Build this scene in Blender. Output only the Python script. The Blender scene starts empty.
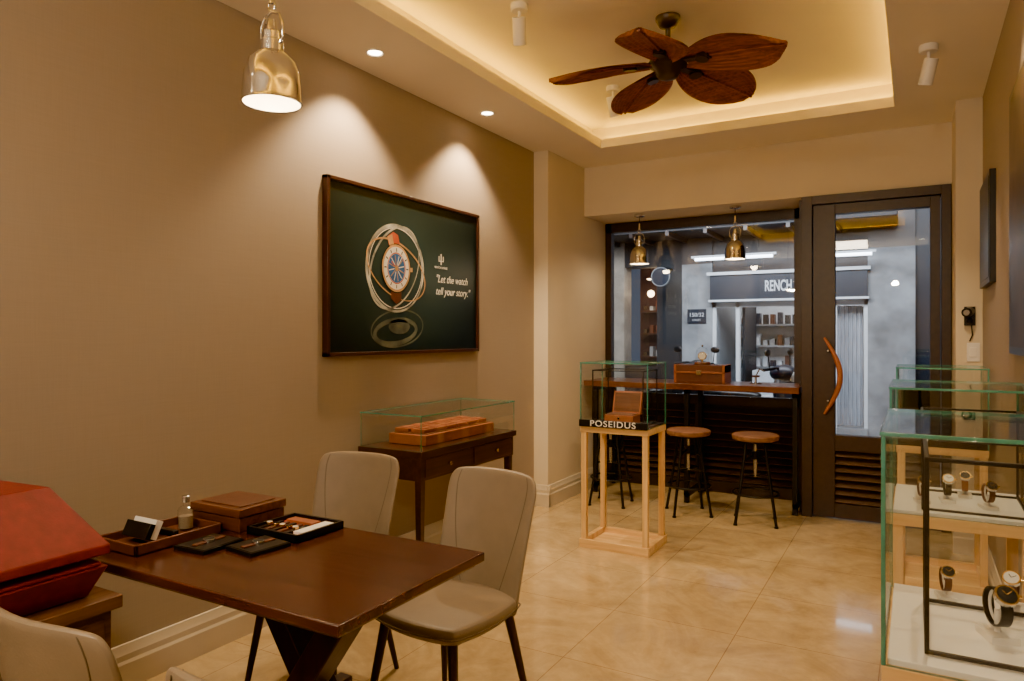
import bpy, bmesh, math, random
from mathutils import Vector, Matrix
random.seed(3)
S=bpy.context.scene
C=bpy.context.collection
try:
    S.view_settings.view_transform='AgX'; S.view_settings.look='AgX - Punchy'
except Exception: pass
# ---------------------------------------------------------------- materials
def newmat(name):
    m=bpy.data.materials.new(name); m.use_nodes=True
    nt=m.node_tree; b=nt.nodes['Principled BSDF']
    return m,nt,b
def pbr(name,col,rough=.5,metal=0,var=.12,scale=8,bump=0,bscale=60,stretch=(1,1,1),coat=0,spec=None):
    m,nt,b=newmat(name); N=nt.nodes; L=nt.links
    tc=N.new('ShaderNodeTexCoord'); mp=N.new('ShaderNodeMapping'); mp.inputs['Scale'].default_value=stretch
    L.new(tc.outputs['Object'],mp.inputs[0])
    no=N.new('ShaderNodeTexNoise'); no.inputs['Scale'].default_value=scale; no.inputs['Detail'].default_value=5
    L.new(mp.outputs[0],no.inputs['Vector'])
    r=N.new('ShaderNodeValToRGB')
    a=[max(0,c*(1-var)) for c in col]; d=[min(1,c*(1+var)) for c in col]
    r.color_ramp.elements[0].position=.3; r.color_ramp.elements[1].position=.7
    r.color_ramp.elements[0].color=(*a,1); r.color_ramp.elements[1].color=(*d,1)
    L.new(no.outputs[0],r.inputs[0]); L.new(r.outputs[0],b.inputs['Base Color'])
    b.inputs['Roughness'].default_value=rough; b.inputs['Metallic'].default_value=metal
    if coat: b.inputs['Coat Weight'].default_value=coat; b.inputs['Coat Roughness'].default_value=.12
    if spec is not None: b.inputs['Specular IOR Level'].default_value=spec
    if bump:
        n2=N.new('ShaderNodeTexNoise'); n2.inputs['Scale'].default_value=bscale; n2.inputs['Detail'].default_value=4
        L.new(mp.outputs[0],n2.inputs['Vector'])
        bp=N.new('ShaderNodeBump'); bp.inputs['Strength'].default_value=bump; bp.inputs['Distance'].default_value=.01
        L.new(n2.outputs[0],bp.inputs['Height']); L.new(bp.outputs[0],b.inputs['Normal'])
    return m
def wood(name,c1,c2,rough=.4,axis='x',scale=5,coat=.0):
    st={'x':(.6,9,9),'y':(9,.6,9),'z':(9,9,.6)}[axis]
    m,nt,b=newmat(name); N=nt.nodes; L=nt.links
    tc=N.new('ShaderNodeTexCoord'); mp=N.new('ShaderNodeMapping'); mp.inputs['Scale'].default_value=st
    L.new(tc.outputs['Object'],mp.inputs[0])
    no=N.new('ShaderNodeTexNoise'); no.inputs['Scale'].default_value=scale; no.inputs['Detail'].default_value=8; no.inputs['Distortion'].default_value=.6
    L.new(mp.outputs[0],no.inputs['Vector'])
    r=N.new('ShaderNodeValToRGB'); r.color_ramp.elements[0].position=.3; r.color_ramp.elements[1].position=.68
    r.color_ramp.elements[0].color=(*c1,1); r.color_ramp.elements[1].color=(*c2,1)
    L.new(no.outputs[0],r.inputs[0]); L.new(r.outputs[0],b.inputs['Base Color'])
    b.inputs['Roughness'].default_value=rough
    b.inputs['Coat Weight'].default_value=coat; b.inputs['Coat Roughness'].default_value=.15
    bp=N.new('ShaderNodeBump'); bp.inputs['Strength'].default_value=.15; bp.inputs['Distance'].default_value=.004
    L.new(no.outputs[0],bp.inputs['Height']); L.new(bp.outputs[0],b.inputs['Normal'])
    return m
def emis(name,col,st):
    m,nt,b=newmat(name); b.inputs['Base Color'].default_value=(*col,1)
    b.inputs['Emission Color'].default_value=(*col,1); b.inputs['Emission Strength'].default_value=st
    return m
def glassm(name,tint=(1,1,1),base=.03,edge=.9):
    m=bpy.data.materials.new(name); m.use_nodes=True; nt=m.node_tree; N=nt.nodes; L=nt.links
    N.remove(N['Principled BSDF']); out=N['Material Output']
    tr=N.new('ShaderNodeBsdfTransparent'); tr.inputs[0].default_value=(*tint,1)
    gl=N.new('ShaderNodeBsdfGlossy'); gl.inputs['Roughness'].default_value=.01
    lw=N.new('ShaderNodeLayerWeight'); lw.inputs[0].default_value=.5
    p=N.new('ShaderNodeMath'); p.operation='POWER'; p.inputs[1].default_value=4
    ma=N.new('ShaderNodeMath'); ma.operation='MULTIPLY_ADD'; ma.inputs[1].default_value=edge*.7; ma.inputs[2].default_value=base
    mx=N.new('ShaderNodeMixShader')
    L.new(lw.outputs['Facing'],p.inputs[0]); L.new(p.outputs[0],ma.inputs[0]); L.new(ma.outputs[0],mx.inputs[0])
    L.new(tr.outputs[0],mx.inputs[1]); L.new(gl.outputs[0],mx.inputs[2]); L.new(mx.outputs[0],out.inputs[0])
    return m
def linen(name,col,v=.06):
    m,nt,b=newmat(name); N=nt.nodes; L=nt.links
    tc=N.new('ShaderNodeTexCoord')
    def ns(sc,s):
        mp=N.new('ShaderNodeMapping'); mp.inputs['Scale'].default_value=sc; L.new(tc.outputs['Object'],mp.inputs[0])
        n=N.new('ShaderNodeTexNoise'); n.inputs['Scale'].default_value=s; n.inputs['Detail'].default_value=3; L.new(mp.outputs[0],n.inputs['Vector']); return n
    a=ns((6,6,260),1.2); c=ns((260,260,6),1.2)
    ad=N.new('ShaderNodeMath'); ad.operation='ADD'; L.new(a.outputs[0],ad.inputs[0]); L.new(c.outputs[0],ad.inputs[1])
    ml=N.new('ShaderNodeMath'); ml.operation='MULTIPLY'; ml.inputs[1].default_value=.5; L.new(ad.outputs[0],ml.inputs[0])
    r=N.new('ShaderNodeValToRGB'); r.color_ramp.elements[0].position=.25; r.color_ramp.elements[1].position=.75
    r.color_ramp.elements[0].color=(*[x*(1-v) for x in col],1); r.color_ramp.elements[1].color=(*[x*(1+v) for x in col],1)
    L.new(ml.outputs[0],r.inputs[0]); L.new(r.outputs[0],b.inputs['Base Color'])
    b.inputs['Roughness'].default_value=.7
    bp=N.new('ShaderNodeBump'); bp.inputs['Strength'].default_value=.04; bp.inputs['Distance'].default_value=.002
    L.new(ml.outputs[0],bp.inputs['Height']); L.new(bp.outputs[0],b.inputs['Normal'])
    return m
def tiles(name,c1,c2,mortar,size,rough=.25):
    m,nt,b=newmat(name); N=nt.nodes; L=nt.links
    tc=N.new('ShaderNodeTexCoord'); mp=N.new('ShaderNodeMapping'); mp.inputs['Location'].default_value=(.13,.22,0)
    L.new(tc.outputs['Object'],mp.inputs[0])
    no=N.new('ShaderNodeTexNoise'); no.inputs['Scale'].default_value=1.9; no.inputs['Detail'].default_value=10; no.inputs['Roughness'].default_value=.62; no.inputs['Distortion'].default_value=1.8
    L.new(mp.outputs[0],no.inputs['Vector'])
    r=N.new('ShaderNodeValToRGB'); r.color_ramp.elements[0].position=.28; r.color_ramp.elements[1].position=.7
    r.color_ramp.elements[0].color=(*c1,1); r.color_ramp.elements[1].color=(*c2,1); L.new(no.outputs[0],r.inputs[0])
    vn=N.new('ShaderNodeTexNoise'); vn.inputs['Scale'].default_value=9; vn.inputs['Detail'].default_value=8; vn.inputs['Roughness'].default_value=.7; vn.inputs['Distortion'].default_value=1.; L.new(mp.outputs[0],vn.inputs['Vector'])
    v2=N.new('ShaderNodeMapRange'); v2.inputs[1].default_value=.3; v2.inputs[2].default_value=.7; v2.inputs[3].default_value=.84; v2.inputs[4].default_value=1.06; L.new(vn.outputs[0],v2.inputs[0])
    mu=N.new('ShaderNodeMix'); mu.data_type='RGBA'; mu.blend_type='MULTIPLY'; mu.inputs[0].default_value=1
    L.new(r.outputs[0],mu.inputs[6]); L.new(v2.outputs[0],mu.inputs[7])
    br=N.new('ShaderNodeTexBrick'); br.offset=0; br.inputs['Scale'].default_value=1; br.inputs['Brick Width'].default_value=size; br.inputs['Row Height'].default_value=size
    br.inputs['Mortar Size'].default_value=.002; br.inputs['Mortar Smooth'].default_value=.1; br.inputs['Bias'].default_value=0
    br.inputs['Color1'].default_value=(.94,.94,.94,1); br.inputs['Color2'].default_value=(1,1,1,1); br.inputs['Mortar'].default_value=(*mortar,1)
    L.new(mp.outputs[0],br.inputs['Vector'])
    m2=N.new('ShaderNodeMix'); m2.data_type='RGBA'; m2.blend_type='MULTIPLY'; m2.inputs[0].default_value=1
    L.new(mu.outputs[2],m2.inputs[6]); L.new(br.outputs[0],m2.inputs[7]); L.new(m2.outputs[2],b.inputs['Base Color'])
    rr=N.new('ShaderNodeMapRange'); rr.inputs[3].default_value=rough*.7; rr.inputs[4].default_value=rough*1.3; L.new(vn.outputs[0],rr.inputs[0]); L.new(rr.outputs[0],b.inputs['Roughness'])
    b.inputs['Coat Weight'].default_value=.6; b.inputs['Coat Roughness'].default_value=.06
    bp=N.new('ShaderNodeBump'); bp.inputs['Strength'].default_value=.2; bp.inputs['Distance'].default_value=.002; bp.invert=True
    L.new(br.outputs[1],bp.inputs['Height']); L.new(bp.outputs[0],b.inputs['Normal'])
    return m
M={}
M['wallL']=linen('wall_paint_taupe',(.335,.268,.198))
M['wallB']=pbr('wall_cream',(.68,.58,.41),.8,var=.03,scale=3,bump=.05)
M['ceil']=pbr('ceiling_paint',(.86,.79,.65),.85,var=.02,scale=2)
M['base']=pbr('trim_paint',(.56,.48,.35),.5,var=.03)
M['floor']=tiles('floor_marble_tile',(.42,.28,.12),(.68,.51,.27),(.6,.5,.4),.6,.2)
M['dark']=pbr('dark_bronze_paint',(.036,.021,.015),.38,var=.15,scale=30)
M['louver']=pbr('louvre_paint',(.075,.042,.026),.4,var=.15,scale=30)
M['black']=pbr('black_metal',(.014,.013,.013),.35,metal=.3,var=.1,scale=40)
M['walnut']=wood('dark_walnut',(.036,.010,.006),(.085,.024,.012),.24,'x',4,coat=.45)
M['walnuty']=wood('dark_walnut_y',(.03,.010,.006),(.065,.022,.012),.32,'y',4,coat=.2)
M['oak']=wood('light_oak',(.60,.35,.11),(.82,.55,.24),.45,'z',3)
M['oakx']=wood('light_oak_x',(.60,.35,.11),(.82,.55,.24),.45,'x',3)
M['barwood']=wood('bar_wood',(.09,.026,.011),(.19,.06,.024),.3,'x',3,coat=.3)
M['cabwood']=wood('cabinet_walnut',(.09,.038,.018),(.18,.085,.04),.45,'y',5)
M['boxwood']=wood('box_wood',(.08,.025,.010),(.16,.055,.022),.35,'x',6,coat=.2)
M['blade']=wood('fan_leaf_wood',(.13,.030,.010),(.34,.09,.030),.5,'x',6)
M['stoolwood']=wood('stool_wood',(.14,.055,.03),(.26,.12,.06),.5,'x',6)
M['legwood']=wood('leg_dark_wood',(.02,.008,.006),(.05,.018,.012),.35,'z',5)
M['leather']=pbr('chair_leather',(.235,.178,.115),.45,var=.06,scale=14,bump=.08,bscale=160)
M['seam']=pbr('chair_seam',(.13,.095,.06),.7,var=.05)
M['red']=pbr('red_leather',(.19,.008,.007),.42,var=.18,scale=30,bump=.12,bscale=220)
M['redi']=pbr('red_lining',(.38,.02,.012),.7,var=.1,scale=30)
M['tan']=pbr('tan_leather',(.33,.10,.032),.45,var=.15,scale=20,bump=.1,bscale=200)
M['brownl']=pbr('brown_leather',(.11,.036,.018),.4,var=.15,scale=20,bump=.1,bscale=200)
M['framew']=pbr('frame_dark_brown',(.045,.016,.011),.35,var=.15,scale=20)
M['orange']=pbr('orange_leather',(.30,.085,.024),.5,var=.12,scale=20,bump=.1,bscale=200)
M['brass']=pbr('polished_brass',(.80,.62,.36),.14,metal=1,var=.04,scale=10)
M['nickel']=pbr('polished_nickel',(.76,.74,.70),.10,metal=1,var=.03,scale=10)
M['steel']=pbr('steel',(.6,.6,.6),.22,metal=1,var=.05)
M['gold']=pbr('gold',(.85,.55,.2),.25,metal=1,var=.05)
M['white']=pbr('white_felt',(.82,.80,.76),.8,var=.02)
M['whitep']=pbr('white_plastic',(.8,.76,.7),.4,var=.02)
M['paper']=pbr('white_paper',(.85,.82,.76),.6,var=.02)
M['glass']=glassm('clear_glass',(.985,.995,.99),.035,.8)
M['winglass']=glassm('window_glass',(.97,.98,.99),.05,.8)
M['edge']=pbr('glass_edge_green',(.08,.38,.27),.08,var=.2,scale=20,coat=.8)
M['edge'].node_tree.nodes['Principled BSDF'].inputs['Transmission Weight'].default_value=.45
M['cove']=emis('cove_led',(1,.58,.025),38)
M['lampE']=emis('downlight_glow',(1,.8,.52),40)
M['bulb']=emis('bulb_glow',(1,.86,.62),18)
M['tube']=emis('street_tube_glow',(.82,.9,1),16)
M['dial']=pbr('white_dial',(.75,.74,.7),.3,var=.02)
M['dialk']=pbr('dark_dial',(.02,.025,.03),.2,var=.1)
# ---------------------------------------------------------------- mesh builder
class B:
    def __init__(s,name): s.name=name; s.bm=bmesh.new(); s.m=[]
    def mi(s,m):
        m=M[m] if isinstance(m,str) else m
        if m not in s.m: s.m.append(m)
        return s.m.index(m)
    def poly(s,vs,faces,m):
        i=s.mi(m); v=[s.bm.verts.new(p) for p in vs]; out=[]
        for f in faces:
            try:
                q=s.bm.faces.new([v[k] for k in f]); q.material_index=i; q.smooth=True; out.append(q)
            except ValueError: pass
        return out
    def box(s,x0,x1,y0,y1,z0,z1,m,mt=None):
        vs=[(x0,y0,z0),(x1,y0,z0),(x1,y1,z0),(x0,y1,z0),(x0,y0,z1),(x1,y0,z1),(x1,y1,z1),(x0,y1,z1)]
        if mt is not None: vs=[mt@Vector(p) for p in vs]
        return s.poly(vs,[(0,3,2,1),(4,5,6,7),(0,1,5,4),(1,2,6,5),(2,3,7,6),(3,0,4,7)],m)
    def beam(s,p0,p1,w,d,m,up=(0,0,1)):
        p0=Vector(p0);p1=Vector(p1); z=(p1-p0); L=z.length; z.normalize(); u=Vector(up)
        if abs(z.dot(u))>.95: u=Vector((0,1,0))
        x=u.cross(z).normalized(); y=z.cross(x)
        mt=Matrix((x,y,z)).transposed().to_4x4(); mt.translation=p0
        return s.box(-w/2,w/2,-d/2,d/2,0,L,m,mt)
    def cyl(s,p0,p1,r0,r1,m,n=20,cap=True):
        p0=Vector(p0);p1=Vector(p1); z=(p1-p0).normalized(); u=Vector((0,0,1)) if abs(z.z)<.9 else Vector((1,0,0))
        x=u.cross(z).normalized(); y=z.cross(x)
        vs=[]
        for p,r in((p0,r0),(p1,r1)):
            for k in range(n):
                a=2*math.pi*k/n; vs.append(p+x*r*math.cos(a)+y*r*math.sin(a))
        f=[(k,(k+1)%n,n+(k+1)%n,n+k) for k in range(n)]
        if cap: f+= [tuple(range(n-1,-1,-1)),tuple(range(n,2*n))]
        return s.poly(vs,f,m)
    def lathe(s,prof,c,m,n=32,mt=None,close=True):
        vs=[];f=[]
        for r,z in prof:
            for k in range(n):
                a=2*math.pi*k/n; p=Vector((r*math.cos(a),r*math.sin(a),z))
                if mt is not None: p=mt@p
                vs.append(p+Vector(c))
        for j in range(len(prof)-1):
            for k in range(n): f.append((j*n+k,j*n+(k+1)%n,(j+1)*n+(k+1)%n,(j+1)*n+k))
        if close:
            if prof[0][0]>1e-4: f.append(tuple(range(n-1,-1,-1)))
            if prof[-1][0]>1e-4: f.append(tuple(range((len(prof)-1)*n,len(prof)*n)))
        return s.poly(vs,f,m)
    def torus(s,c,R,r,m,mt=None,n=32,k=10,a0=0,a1=2*math.pi,sy=1):
        full=abs(a1-a0-2*math.pi)<1e-6; nn=n if full else n+1
        vs=[];f=[]
        for i in range(nn):
            a=a0+(a1-a0)*i/n
            for j in range(k):
                b=2*math.pi*j/k; rr=R+r*math.cos(b); p=Vector((rr*math.cos(a),rr*math.sin(a)*sy,r*math.sin(b)))
                if mt is not None: p=mt@p
                vs.append(p+Vector(c))
        for i in range(n):
            i2=(i+1)%nn
            for j in range(k): f.append((i*k+j,i2*k+j,i2*k+(j+1)%k,i*k+(j+1)%k))
        return s.poly(vs,f,m)
    def tube(s,pts,r,m,n=10):
        pts=[Vector(p) for p in pts]; vs=[];f=[]; prev=None
        for i,p in enumerate(pts):
            t=(pts[min(i+1,len(pts)-1)]-pts[max(i-1,0)]).normalized()
            if prev is None: u=Vector((0,0,1)) if abs(t.z)<.9 else Vector((1,0,0))
            else: u=prev
            x=(u-t*u.dot(t)).normalized(); prev=x; y=t.cross(x)
            rr=r[i] if isinstance(r,(list,tuple)) else r
            for k in range(n):
                a=2*math.pi*k/n; vs.append(p+x*rr*math.cos(a)+y*rr*math.sin(a))
        for i in range(len(pts)-1):
            for k in range(n): f.append((i*n+k,i*n+(k+1)%n,(i+1)*n+(k+1)%n,(i+1)*n+k))
        f+=[tuple(range(n-1,-1,-1)),tuple(range((len(pts)-1)*n,len(pts)*n))]
        return s.poly(vs,f,m)
    def sph(s,c,r,m,sx=1,sy=1,sz=1,n=20,mt=None):
        pr=[(max(r*math.sin(math.pi*j/12),1e-5),-r*math.cos(math.pi*j/12)) for j in range(13)]
        q=Matrix.Diagonal((sx,sy,sz,1))
        if mt is not None: q=mt@q
        return s.lathe(pr,c,m,n,q,close=False)
    def glasspanel(s,x0,x1,y0,y1,z0,z1):
        d=[x1-x0,y1-y0,z1-z0]; ax=d.index(min(d)); fs=s.box(x0,x1,y0,y1,z0,z1,'glass'); e=s.mi('edge')
        for f in fs:
            f.normal_update()
            if abs(f.normal[ax])<.5: f.material_index=e
    def grid(s,fn,nu,nv,m):
        vs=[fn(i/nu,j/nv) for j in range(nv+1) for i in range(nu+1)]
        f=[(j*(nu+1)+i,j*(nu+1)+i+1,(j+1)*(nu+1)+i+1,(j+1)*(nu+1)+i) for j in range(nv) for i in range(nu)]
        return s.poly(vs,f,m)
    def done(s,parent=None,bevel=0,loc=(0,0,0),sharp=38,recalc=True,rot=None):
        if recalc: bmesh.ops.recalc_face_normals(s.bm,faces=s.bm.faces)
        me=bpy.data.meshes.new(s.name); s.bm.to_mesh(me); s.bm.free()
        for m in s.m: me.materials.append(m)
        try: me.set_sharp_from_angle(angle=math.radians(sharp))
        except Exception: pass
        o=bpy.data.objects.new(s.name,me); C.objects.link(o); o.location=loc
        if rot: o.rotation_euler=rot
        if parent: o.parent=parent
        if bevel:
            b=o.modifiers.new('bevel','BEVEL'); b.width=bevel; b.segments=2; b.limit_method='ANGLE'; b.angle_limit=math.radians(40)
        return o
def empty(name,loc=(0,0,0),rz=0):
    e=bpy.data.objects.new(name,None); C.objects.link(e); e.location=loc; e.rotation_euler=(0,0,rz); e.empty_display_size=.1; return e
def dup(o,name,loc,rz=0):
    n=bpy.data.objects.new(name,o.data); C.objects.link(n); n.location=loc; n.rotation_euler=(0,0,rz)
    return n
def text(name,body,size,loc,rot,mat,parent=None,ext=.001,shear=0,align='CENTER',space=1,offset=0,sx=1):
    c=bpy.data.curves.new(name,'FONT'); c.body=body; c.size=size; c.extrude=ext; c.shear=shear; c.align_x=align; c.align_y='CENTER'; c.space_character=space; c.offset=offset
    o=bpy.data.objects.new(name,c); C.objects.link(o); o.location=loc; o.rotation_euler=rot; o.scale=(sx,1,1); c.materials.append(M[mat] if isinstance(mat,str) else mat)
    if parent: o.parent=parent
    return o
# ---------------------------------------------------------------- room
XL,XR,YB,YF=-2.73,.37,5.88,-2.0
ZC,ZU=2.906,3.10
b=B('floor'); b.box(XL-.1,XR+.1,YF,6.5,-.1,0,'floor'); b.done()
b=B('wall_left'); b.box(XL-.12,XL,YF,5.15,0,3.2,'wallL'); b.done()
b=B('wall_right'); b.box(XR,XR+.12,YF,6.5,0,3.2,'wallL'); b.done()
b=B('wall_rear'); b.box(XL-.12,XR+.12,YF-.12,YF,0,3.2,'wallB'); b.done()
b=B('wall_left_pilaster'); b.box(XL-.12,-2.60,5.15,6.5,0,3.2,'wallB'); b.done()
b=B('wall_right_pilaster'); b.box(.225,XR,5.36,6.5,0,ZC,'wallB'); b.done()
b=B('wall_back'); b.box(-2.60,.225,YB,6.5,2.47,3.2,'wallB'); b.done()
b=B('wall_window_return'); b.box(-.80,-.768,6.01,6.5,0,2.47,'dark'); b.done()  # wall return between the door and the recessed window
b=B('ceiling')
tx0,tx1,ty0,ty1=-2.2,-.12,.3,5.3; cv=.13
b.box(XL,tx0,YF,YB,ZC,2.975,'ceil'); b.box(tx1,XR,YF,YB,ZC,2.975,'ceil')
b.box(tx0,tx1,ty1,YB,ZC,2.975,'ceil'); b.box(tx0,tx1,YF,ty0,ZC,2.975,'ceil')
b.box(XL,XR,YF,YB+.1,ZU,ZU+.06,'ceil')
b.box(tx0-cv-.03,tx0-cv,ty0-cv,ty1+cv,2.975,ZU,'ceil'); b.box(tx1+cv,tx1+cv+.03,ty0-cv,ty1+cv,2.975,ZU,'ceil')
b.box(tx0-cv,tx1+cv,ty1+cv,ty1+cv+.03,2.975,ZU,'ceil'); b.box(tx0-cv,tx1+cv,ty0-cv-.03,ty0-cv,2.975,ZU,'ceil')
b.done()
b=B('cove_led_strip')
z0,z1=2.976,2.988; e=cv-.005
b.box(tx0-e,tx0-e+.02,ty0,ty1,z0,z1,'cove'); b.box(tx1+e-.02,tx1+e,ty0,ty1,z0,z1,'cove')
b.box(tx0,tx1,ty1+e-.02,ty1+e,z0,z1,'cove'); b.box(tx0,tx1,ty0-e,ty0-e+.02,z0,z1,'cove'); b.done()
def baseb(name,pts):
    b=B(name)
    for x0,y0,x1,y1,nx,ny in pts:
        pr=[(0,0),(.022,0),(.022,.10),(.016,.112),(.016,.135),(.010,.15),(.006,.172),(0,.175)]
        vs=[];n=len(pr)
        for (x,y) in((x0,y0),(x1,y1)):
            for d,z in pr: vs.append((x+nx*d,y+ny*d,z))
        b.poly(vs,[(k,(k+1)%n,n+(k+1)%n,n+k) for k in range(n)]+[tuple(range(n-1,-1,-1)),tuple(range(n,2*n))],'base')
    b.done(sharp=20)
baseb('baseboard_left',[(XL,YF,XL,5.15,1,0),(XL,5.15,-2.578,5.15,0,-1),(-2.60,5.13,-2.60,6.36,1,0)])
baseb('baseboard_right',[(XR,YF,XR,5.36,-1,0),(XR,5.36,.21,5.36,0,-1)])
# ---------------------------------------------------------------- window
b=B('window_1')
wy0,wy1=6.37,6.45; wx0,wx1=-2.597,-.80
b.box(wx0,wx0+.06,wy0,wy1,0,2.467,'dark'); b.box(wx1-.09,wx1,wy0,wy1,0,2.467,'dark')
b.box(wx0,wx1,wy0,wy1,2.38,2.467,'dark'); b.box(wx0,wx1,wy0,wy1,0,.10,'dark'); b.box(wx0,wx1,wy0,wy1,.78,.86,'dark')
b.box(-1.73,-1.66,wy0,wy1,.10,.78,'dark')
for x0,x1 in((wx0+.06,-1.73),(-1.66,wx1-.09)):
    for k in range(11):
        z=.13+k*.06; mt=Matrix.Translation((0,6.40,z))@Matrix.Rotation(math.radians(40),4,'X')
        b.box(x0,x1,-.035,.035,-.006,.006,'louver',mt)
    b.box(x0,x1,6.445,6.45,.1,.78,'dark')
b.box(wx0+.06,wx1-.09,6.407,6.415,.86,2.38,'winglass'); b.done(bevel=.003)
# ---------------------------------------------------------------- door
b=B('door_1')
dy0,dy1=5.88,5.96
b.box(-.765,-.69,5.86,6.0,0,2.467,'dark'); b.box(.16,.222,5.86,6.0,0,2.467,'dark'); b.box(-.69,.16,5.86,6.0,2.40,2.467,'dark')
b.box(-.685,-.53,dy0,dy1,.01,2.395,'dark'); b.box(.092,.155,dy0,dy1,.01,2.395,'dark')
b.box(-.53,.092,dy0,dy1,2.32,2.395,'dark'); b.box(-.53,.092,dy0,dy1,.52,.64,'dark'); b.box(-.53,.092,dy0,dy1,.01,.12,'dark')
for k in range(7):
    mt=Matrix.Translation((0,5.915,.15+k*.058))@Matrix.Rotation(math.radians(40),4,'X')
    b.box(-.53,.092,-.035,.035,-.006,.006,'louver',mt)
b.box(-.53,.092,5.955,5.96,.1,.55,'dark')
b.box(-.53,.092,5.917,5.925,.64,2.32,'winglass')
pts=[];rr=[]
for k in range(15):
    a=k/14; pts.append((-.60+.11*math.sin(math.pi*a),5.835-.01*math.sin(math.pi*a),.80+.58*a)); rr.append(.009+.012*math.sin(math.pi*a))
b.tube(pts,rr,'tan',12)
b.cyl((-.575,5.89,.90),(-.575,5.83,.90),.008,.008,'steel'); b.cyl((-.575,5.89,1.28),(-.575,5.83,1.28),.008,.008,'steel')
b.done(bevel=.003)
# ---------------------------------------------------------------- wall picture (left)
def poster_mat(name,c0,c1,cy,cz,r):
    m,nt,bs=newmat(name); N=nt.nodes; L=nt.links
    tc=N.new('ShaderNodeTexCoord'); mp=N.new('ShaderNodeMapping'); mp.vector_type='POINT'
    mp.inputs['Location'].default_value=(0,-cy/r,-cz/(r*.8)); mp.inputs['Scale'].default_value=(0,1/r,1/(r*.8)); L.new(tc.outputs['Object'],mp.inputs[0])
    g=N.new('ShaderNodeTexGradient'); g.gradient_type='SPHERICAL'; L.new(mp.outputs[0],g.inputs[0])
    rm=N.new('ShaderNodeValToRGB'); rm.color_ramp.elements[0].color=(*c0,1); rm.color_ramp.elements[1].color=(*c1,1); L.new(g.outputs[0],rm.inputs[0])
    L.new(rm.outputs[0],bs.inputs['Base Color']); bs.inputs['Roughness'].default_value=.3
    return m
M['poster']=poster_mat('poster_print_teal',(.006,.012,.012),(.036,.066,.065),3.45,1.85,.85)
M['pfloor']=pbr('poster_print_dark',(.006,.012,.012),.35,var=.2)
py0,py1,pz0,pz1=2.755,4.25,1.285,2.25
pic=empty('framed_poster')
b=B('frame')
for a in((py0,py1,pz0,pz0+.02),(py0,py1,pz1-.02,pz1)): b.box(XL,XL+.04,a[0],a[1],a[2],a[3],'framew')
b.box(XL,XL+.04,py0,py0+.02,pz0,pz1,'framew'); b.box(XL,XL+.04,py1-.02,py1,pz0,pz1,'framew'); b.done(pic,bevel=.002)
b=B('print'); b.box(XL+.001,XL+.025,py0+.018,py1-.018,pz0+.018,pz1-.018,'poster'); b.done(pic)
b=B('print_artwork')
X0=XL+.0255
M['pblue']=pbr('print_blue',(.02,.12,.36),.4,var=.3,scale=30); M['pgold']=pbr('print_gold',(.55,.32,.13),.4,var=.35,scale=12)
M['psilver']=pbr('print_silver',(.42,.42,.36),.4,var=.75,scale=9); M['pdim']=pbr('print_dim',(.09,.10,.08),.4,var=.5,scale=9); M['porange']=pbr('print_orange',(.55,.10,.03),.4,var=.3)
M['pwhite']=pbr('print_white',(.85,.82,.75),.4,var=.05); M['pshade']=pbr('print_shadow',(.004,.008,.008),.4,var=.2)
def ell(cy,cz,ry,rz,w,rot,m,lay=0,n=72,a0=0,a1=2*math.pi,taper=False):
    X=X0+lay*.0003; vs=[];f=[]; cr,sr=math.cos(rot),math.sin(rot)
    for k in range(n+1):
        a=a0+(a1-a0)*k/n
        for q in(0,1):
            ww=w*(.45+.55*abs(math.sin(a*.5+.6))) if taper else w
            p,r=(ry-q*ww)*math.cos(a),(rz-q*ww)*math.sin(a); vs.append((X,cy+p*cr-r*sr,cz+p*sr+r*cr))
    for k in range(n): f.append((2*k,2*k+1,2*k+3,2*k+2))
    b.poly(vs,f,m)
wc=(3.34,1.80)
ell(wc[0]+.02,wc[1]-.36,.25,.115,.010,.1,'pdim',0); ell(wc[0],wc[1]-.38,.21,.085,.03,.1,'pdim',1); ell(wc[0]+.03,wc[1]-.35,.10,.045,.045,0,'pdim',1)
ell(wc[0],wc[1],.275,.265,.022,.2,'psilver',2,taper=True); ell(wc[0]+.004,wc[1],.252,.243,.005,.2,'pwhite',2)
ell(wc[0]-.01,wc[1]+.005,.285,.20,.014,.9,'psilver',3,taper=True)
ell(wc[0]+.01,wc[1]-.01,.29,.165,.011,-.35,'pgold',4,taper=True)
def quad(pts,m,lay): b.poly([(X0+lay*.0003,wc[0]+p[0],wc[1]+p[1]) for p in pts],[tuple(range(len(pts)))],m)
quad([(-.055,.08),(.045,.10),(.015,.20),(-.03,.215),(-.085,.18)],'porange',6); quad([(-.06,.12),(-.02,.13),(-.04,.20),(-.085,.18)],'pgold',7)
quad([(-.05,-.09),(.05,-.09),(.045,-.19),(.0,-.215),(-.05,-.185)],'brownl',6)
ell(wc[0],wc[1],.138,.148,.138,0,'pshade',7); ell(wc[0],wc[1],.132,.142,.132,0,'pgold',8); ell(wc[0],wc[1],.118,.128,.118,0,'pwhite',9); ell(wc[0],wc[1],.086,.094,.006,0,'porange',10); ell(wc[0],wc[1],.078,.086,.078,0,'pblue',10)
quad([(.132,-.012),(.155,-.012),(.155,.014),(.132,.014)],'pgold',8)
def ray(a,r0,r1,w,m,lay):
    c,s_=math.cos(a),math.sin(a); b.poly([(X0+lay*.0003,wc[0]+r*c-q*w*s_,wc[1]+r*s_*1.08+q*w*c) for r,q in((r0,-1),(r1,-1),(r1,1),(r0,1))],[(0,1,2,3)],m)
for k in range(12): ray(k*math.pi/6,.092,.112,.0035,'pshade',11); ray(k*math.pi/6+.2,.02,.072,.003,'pgold' if k%2 else 'pwhite',11)
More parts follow.
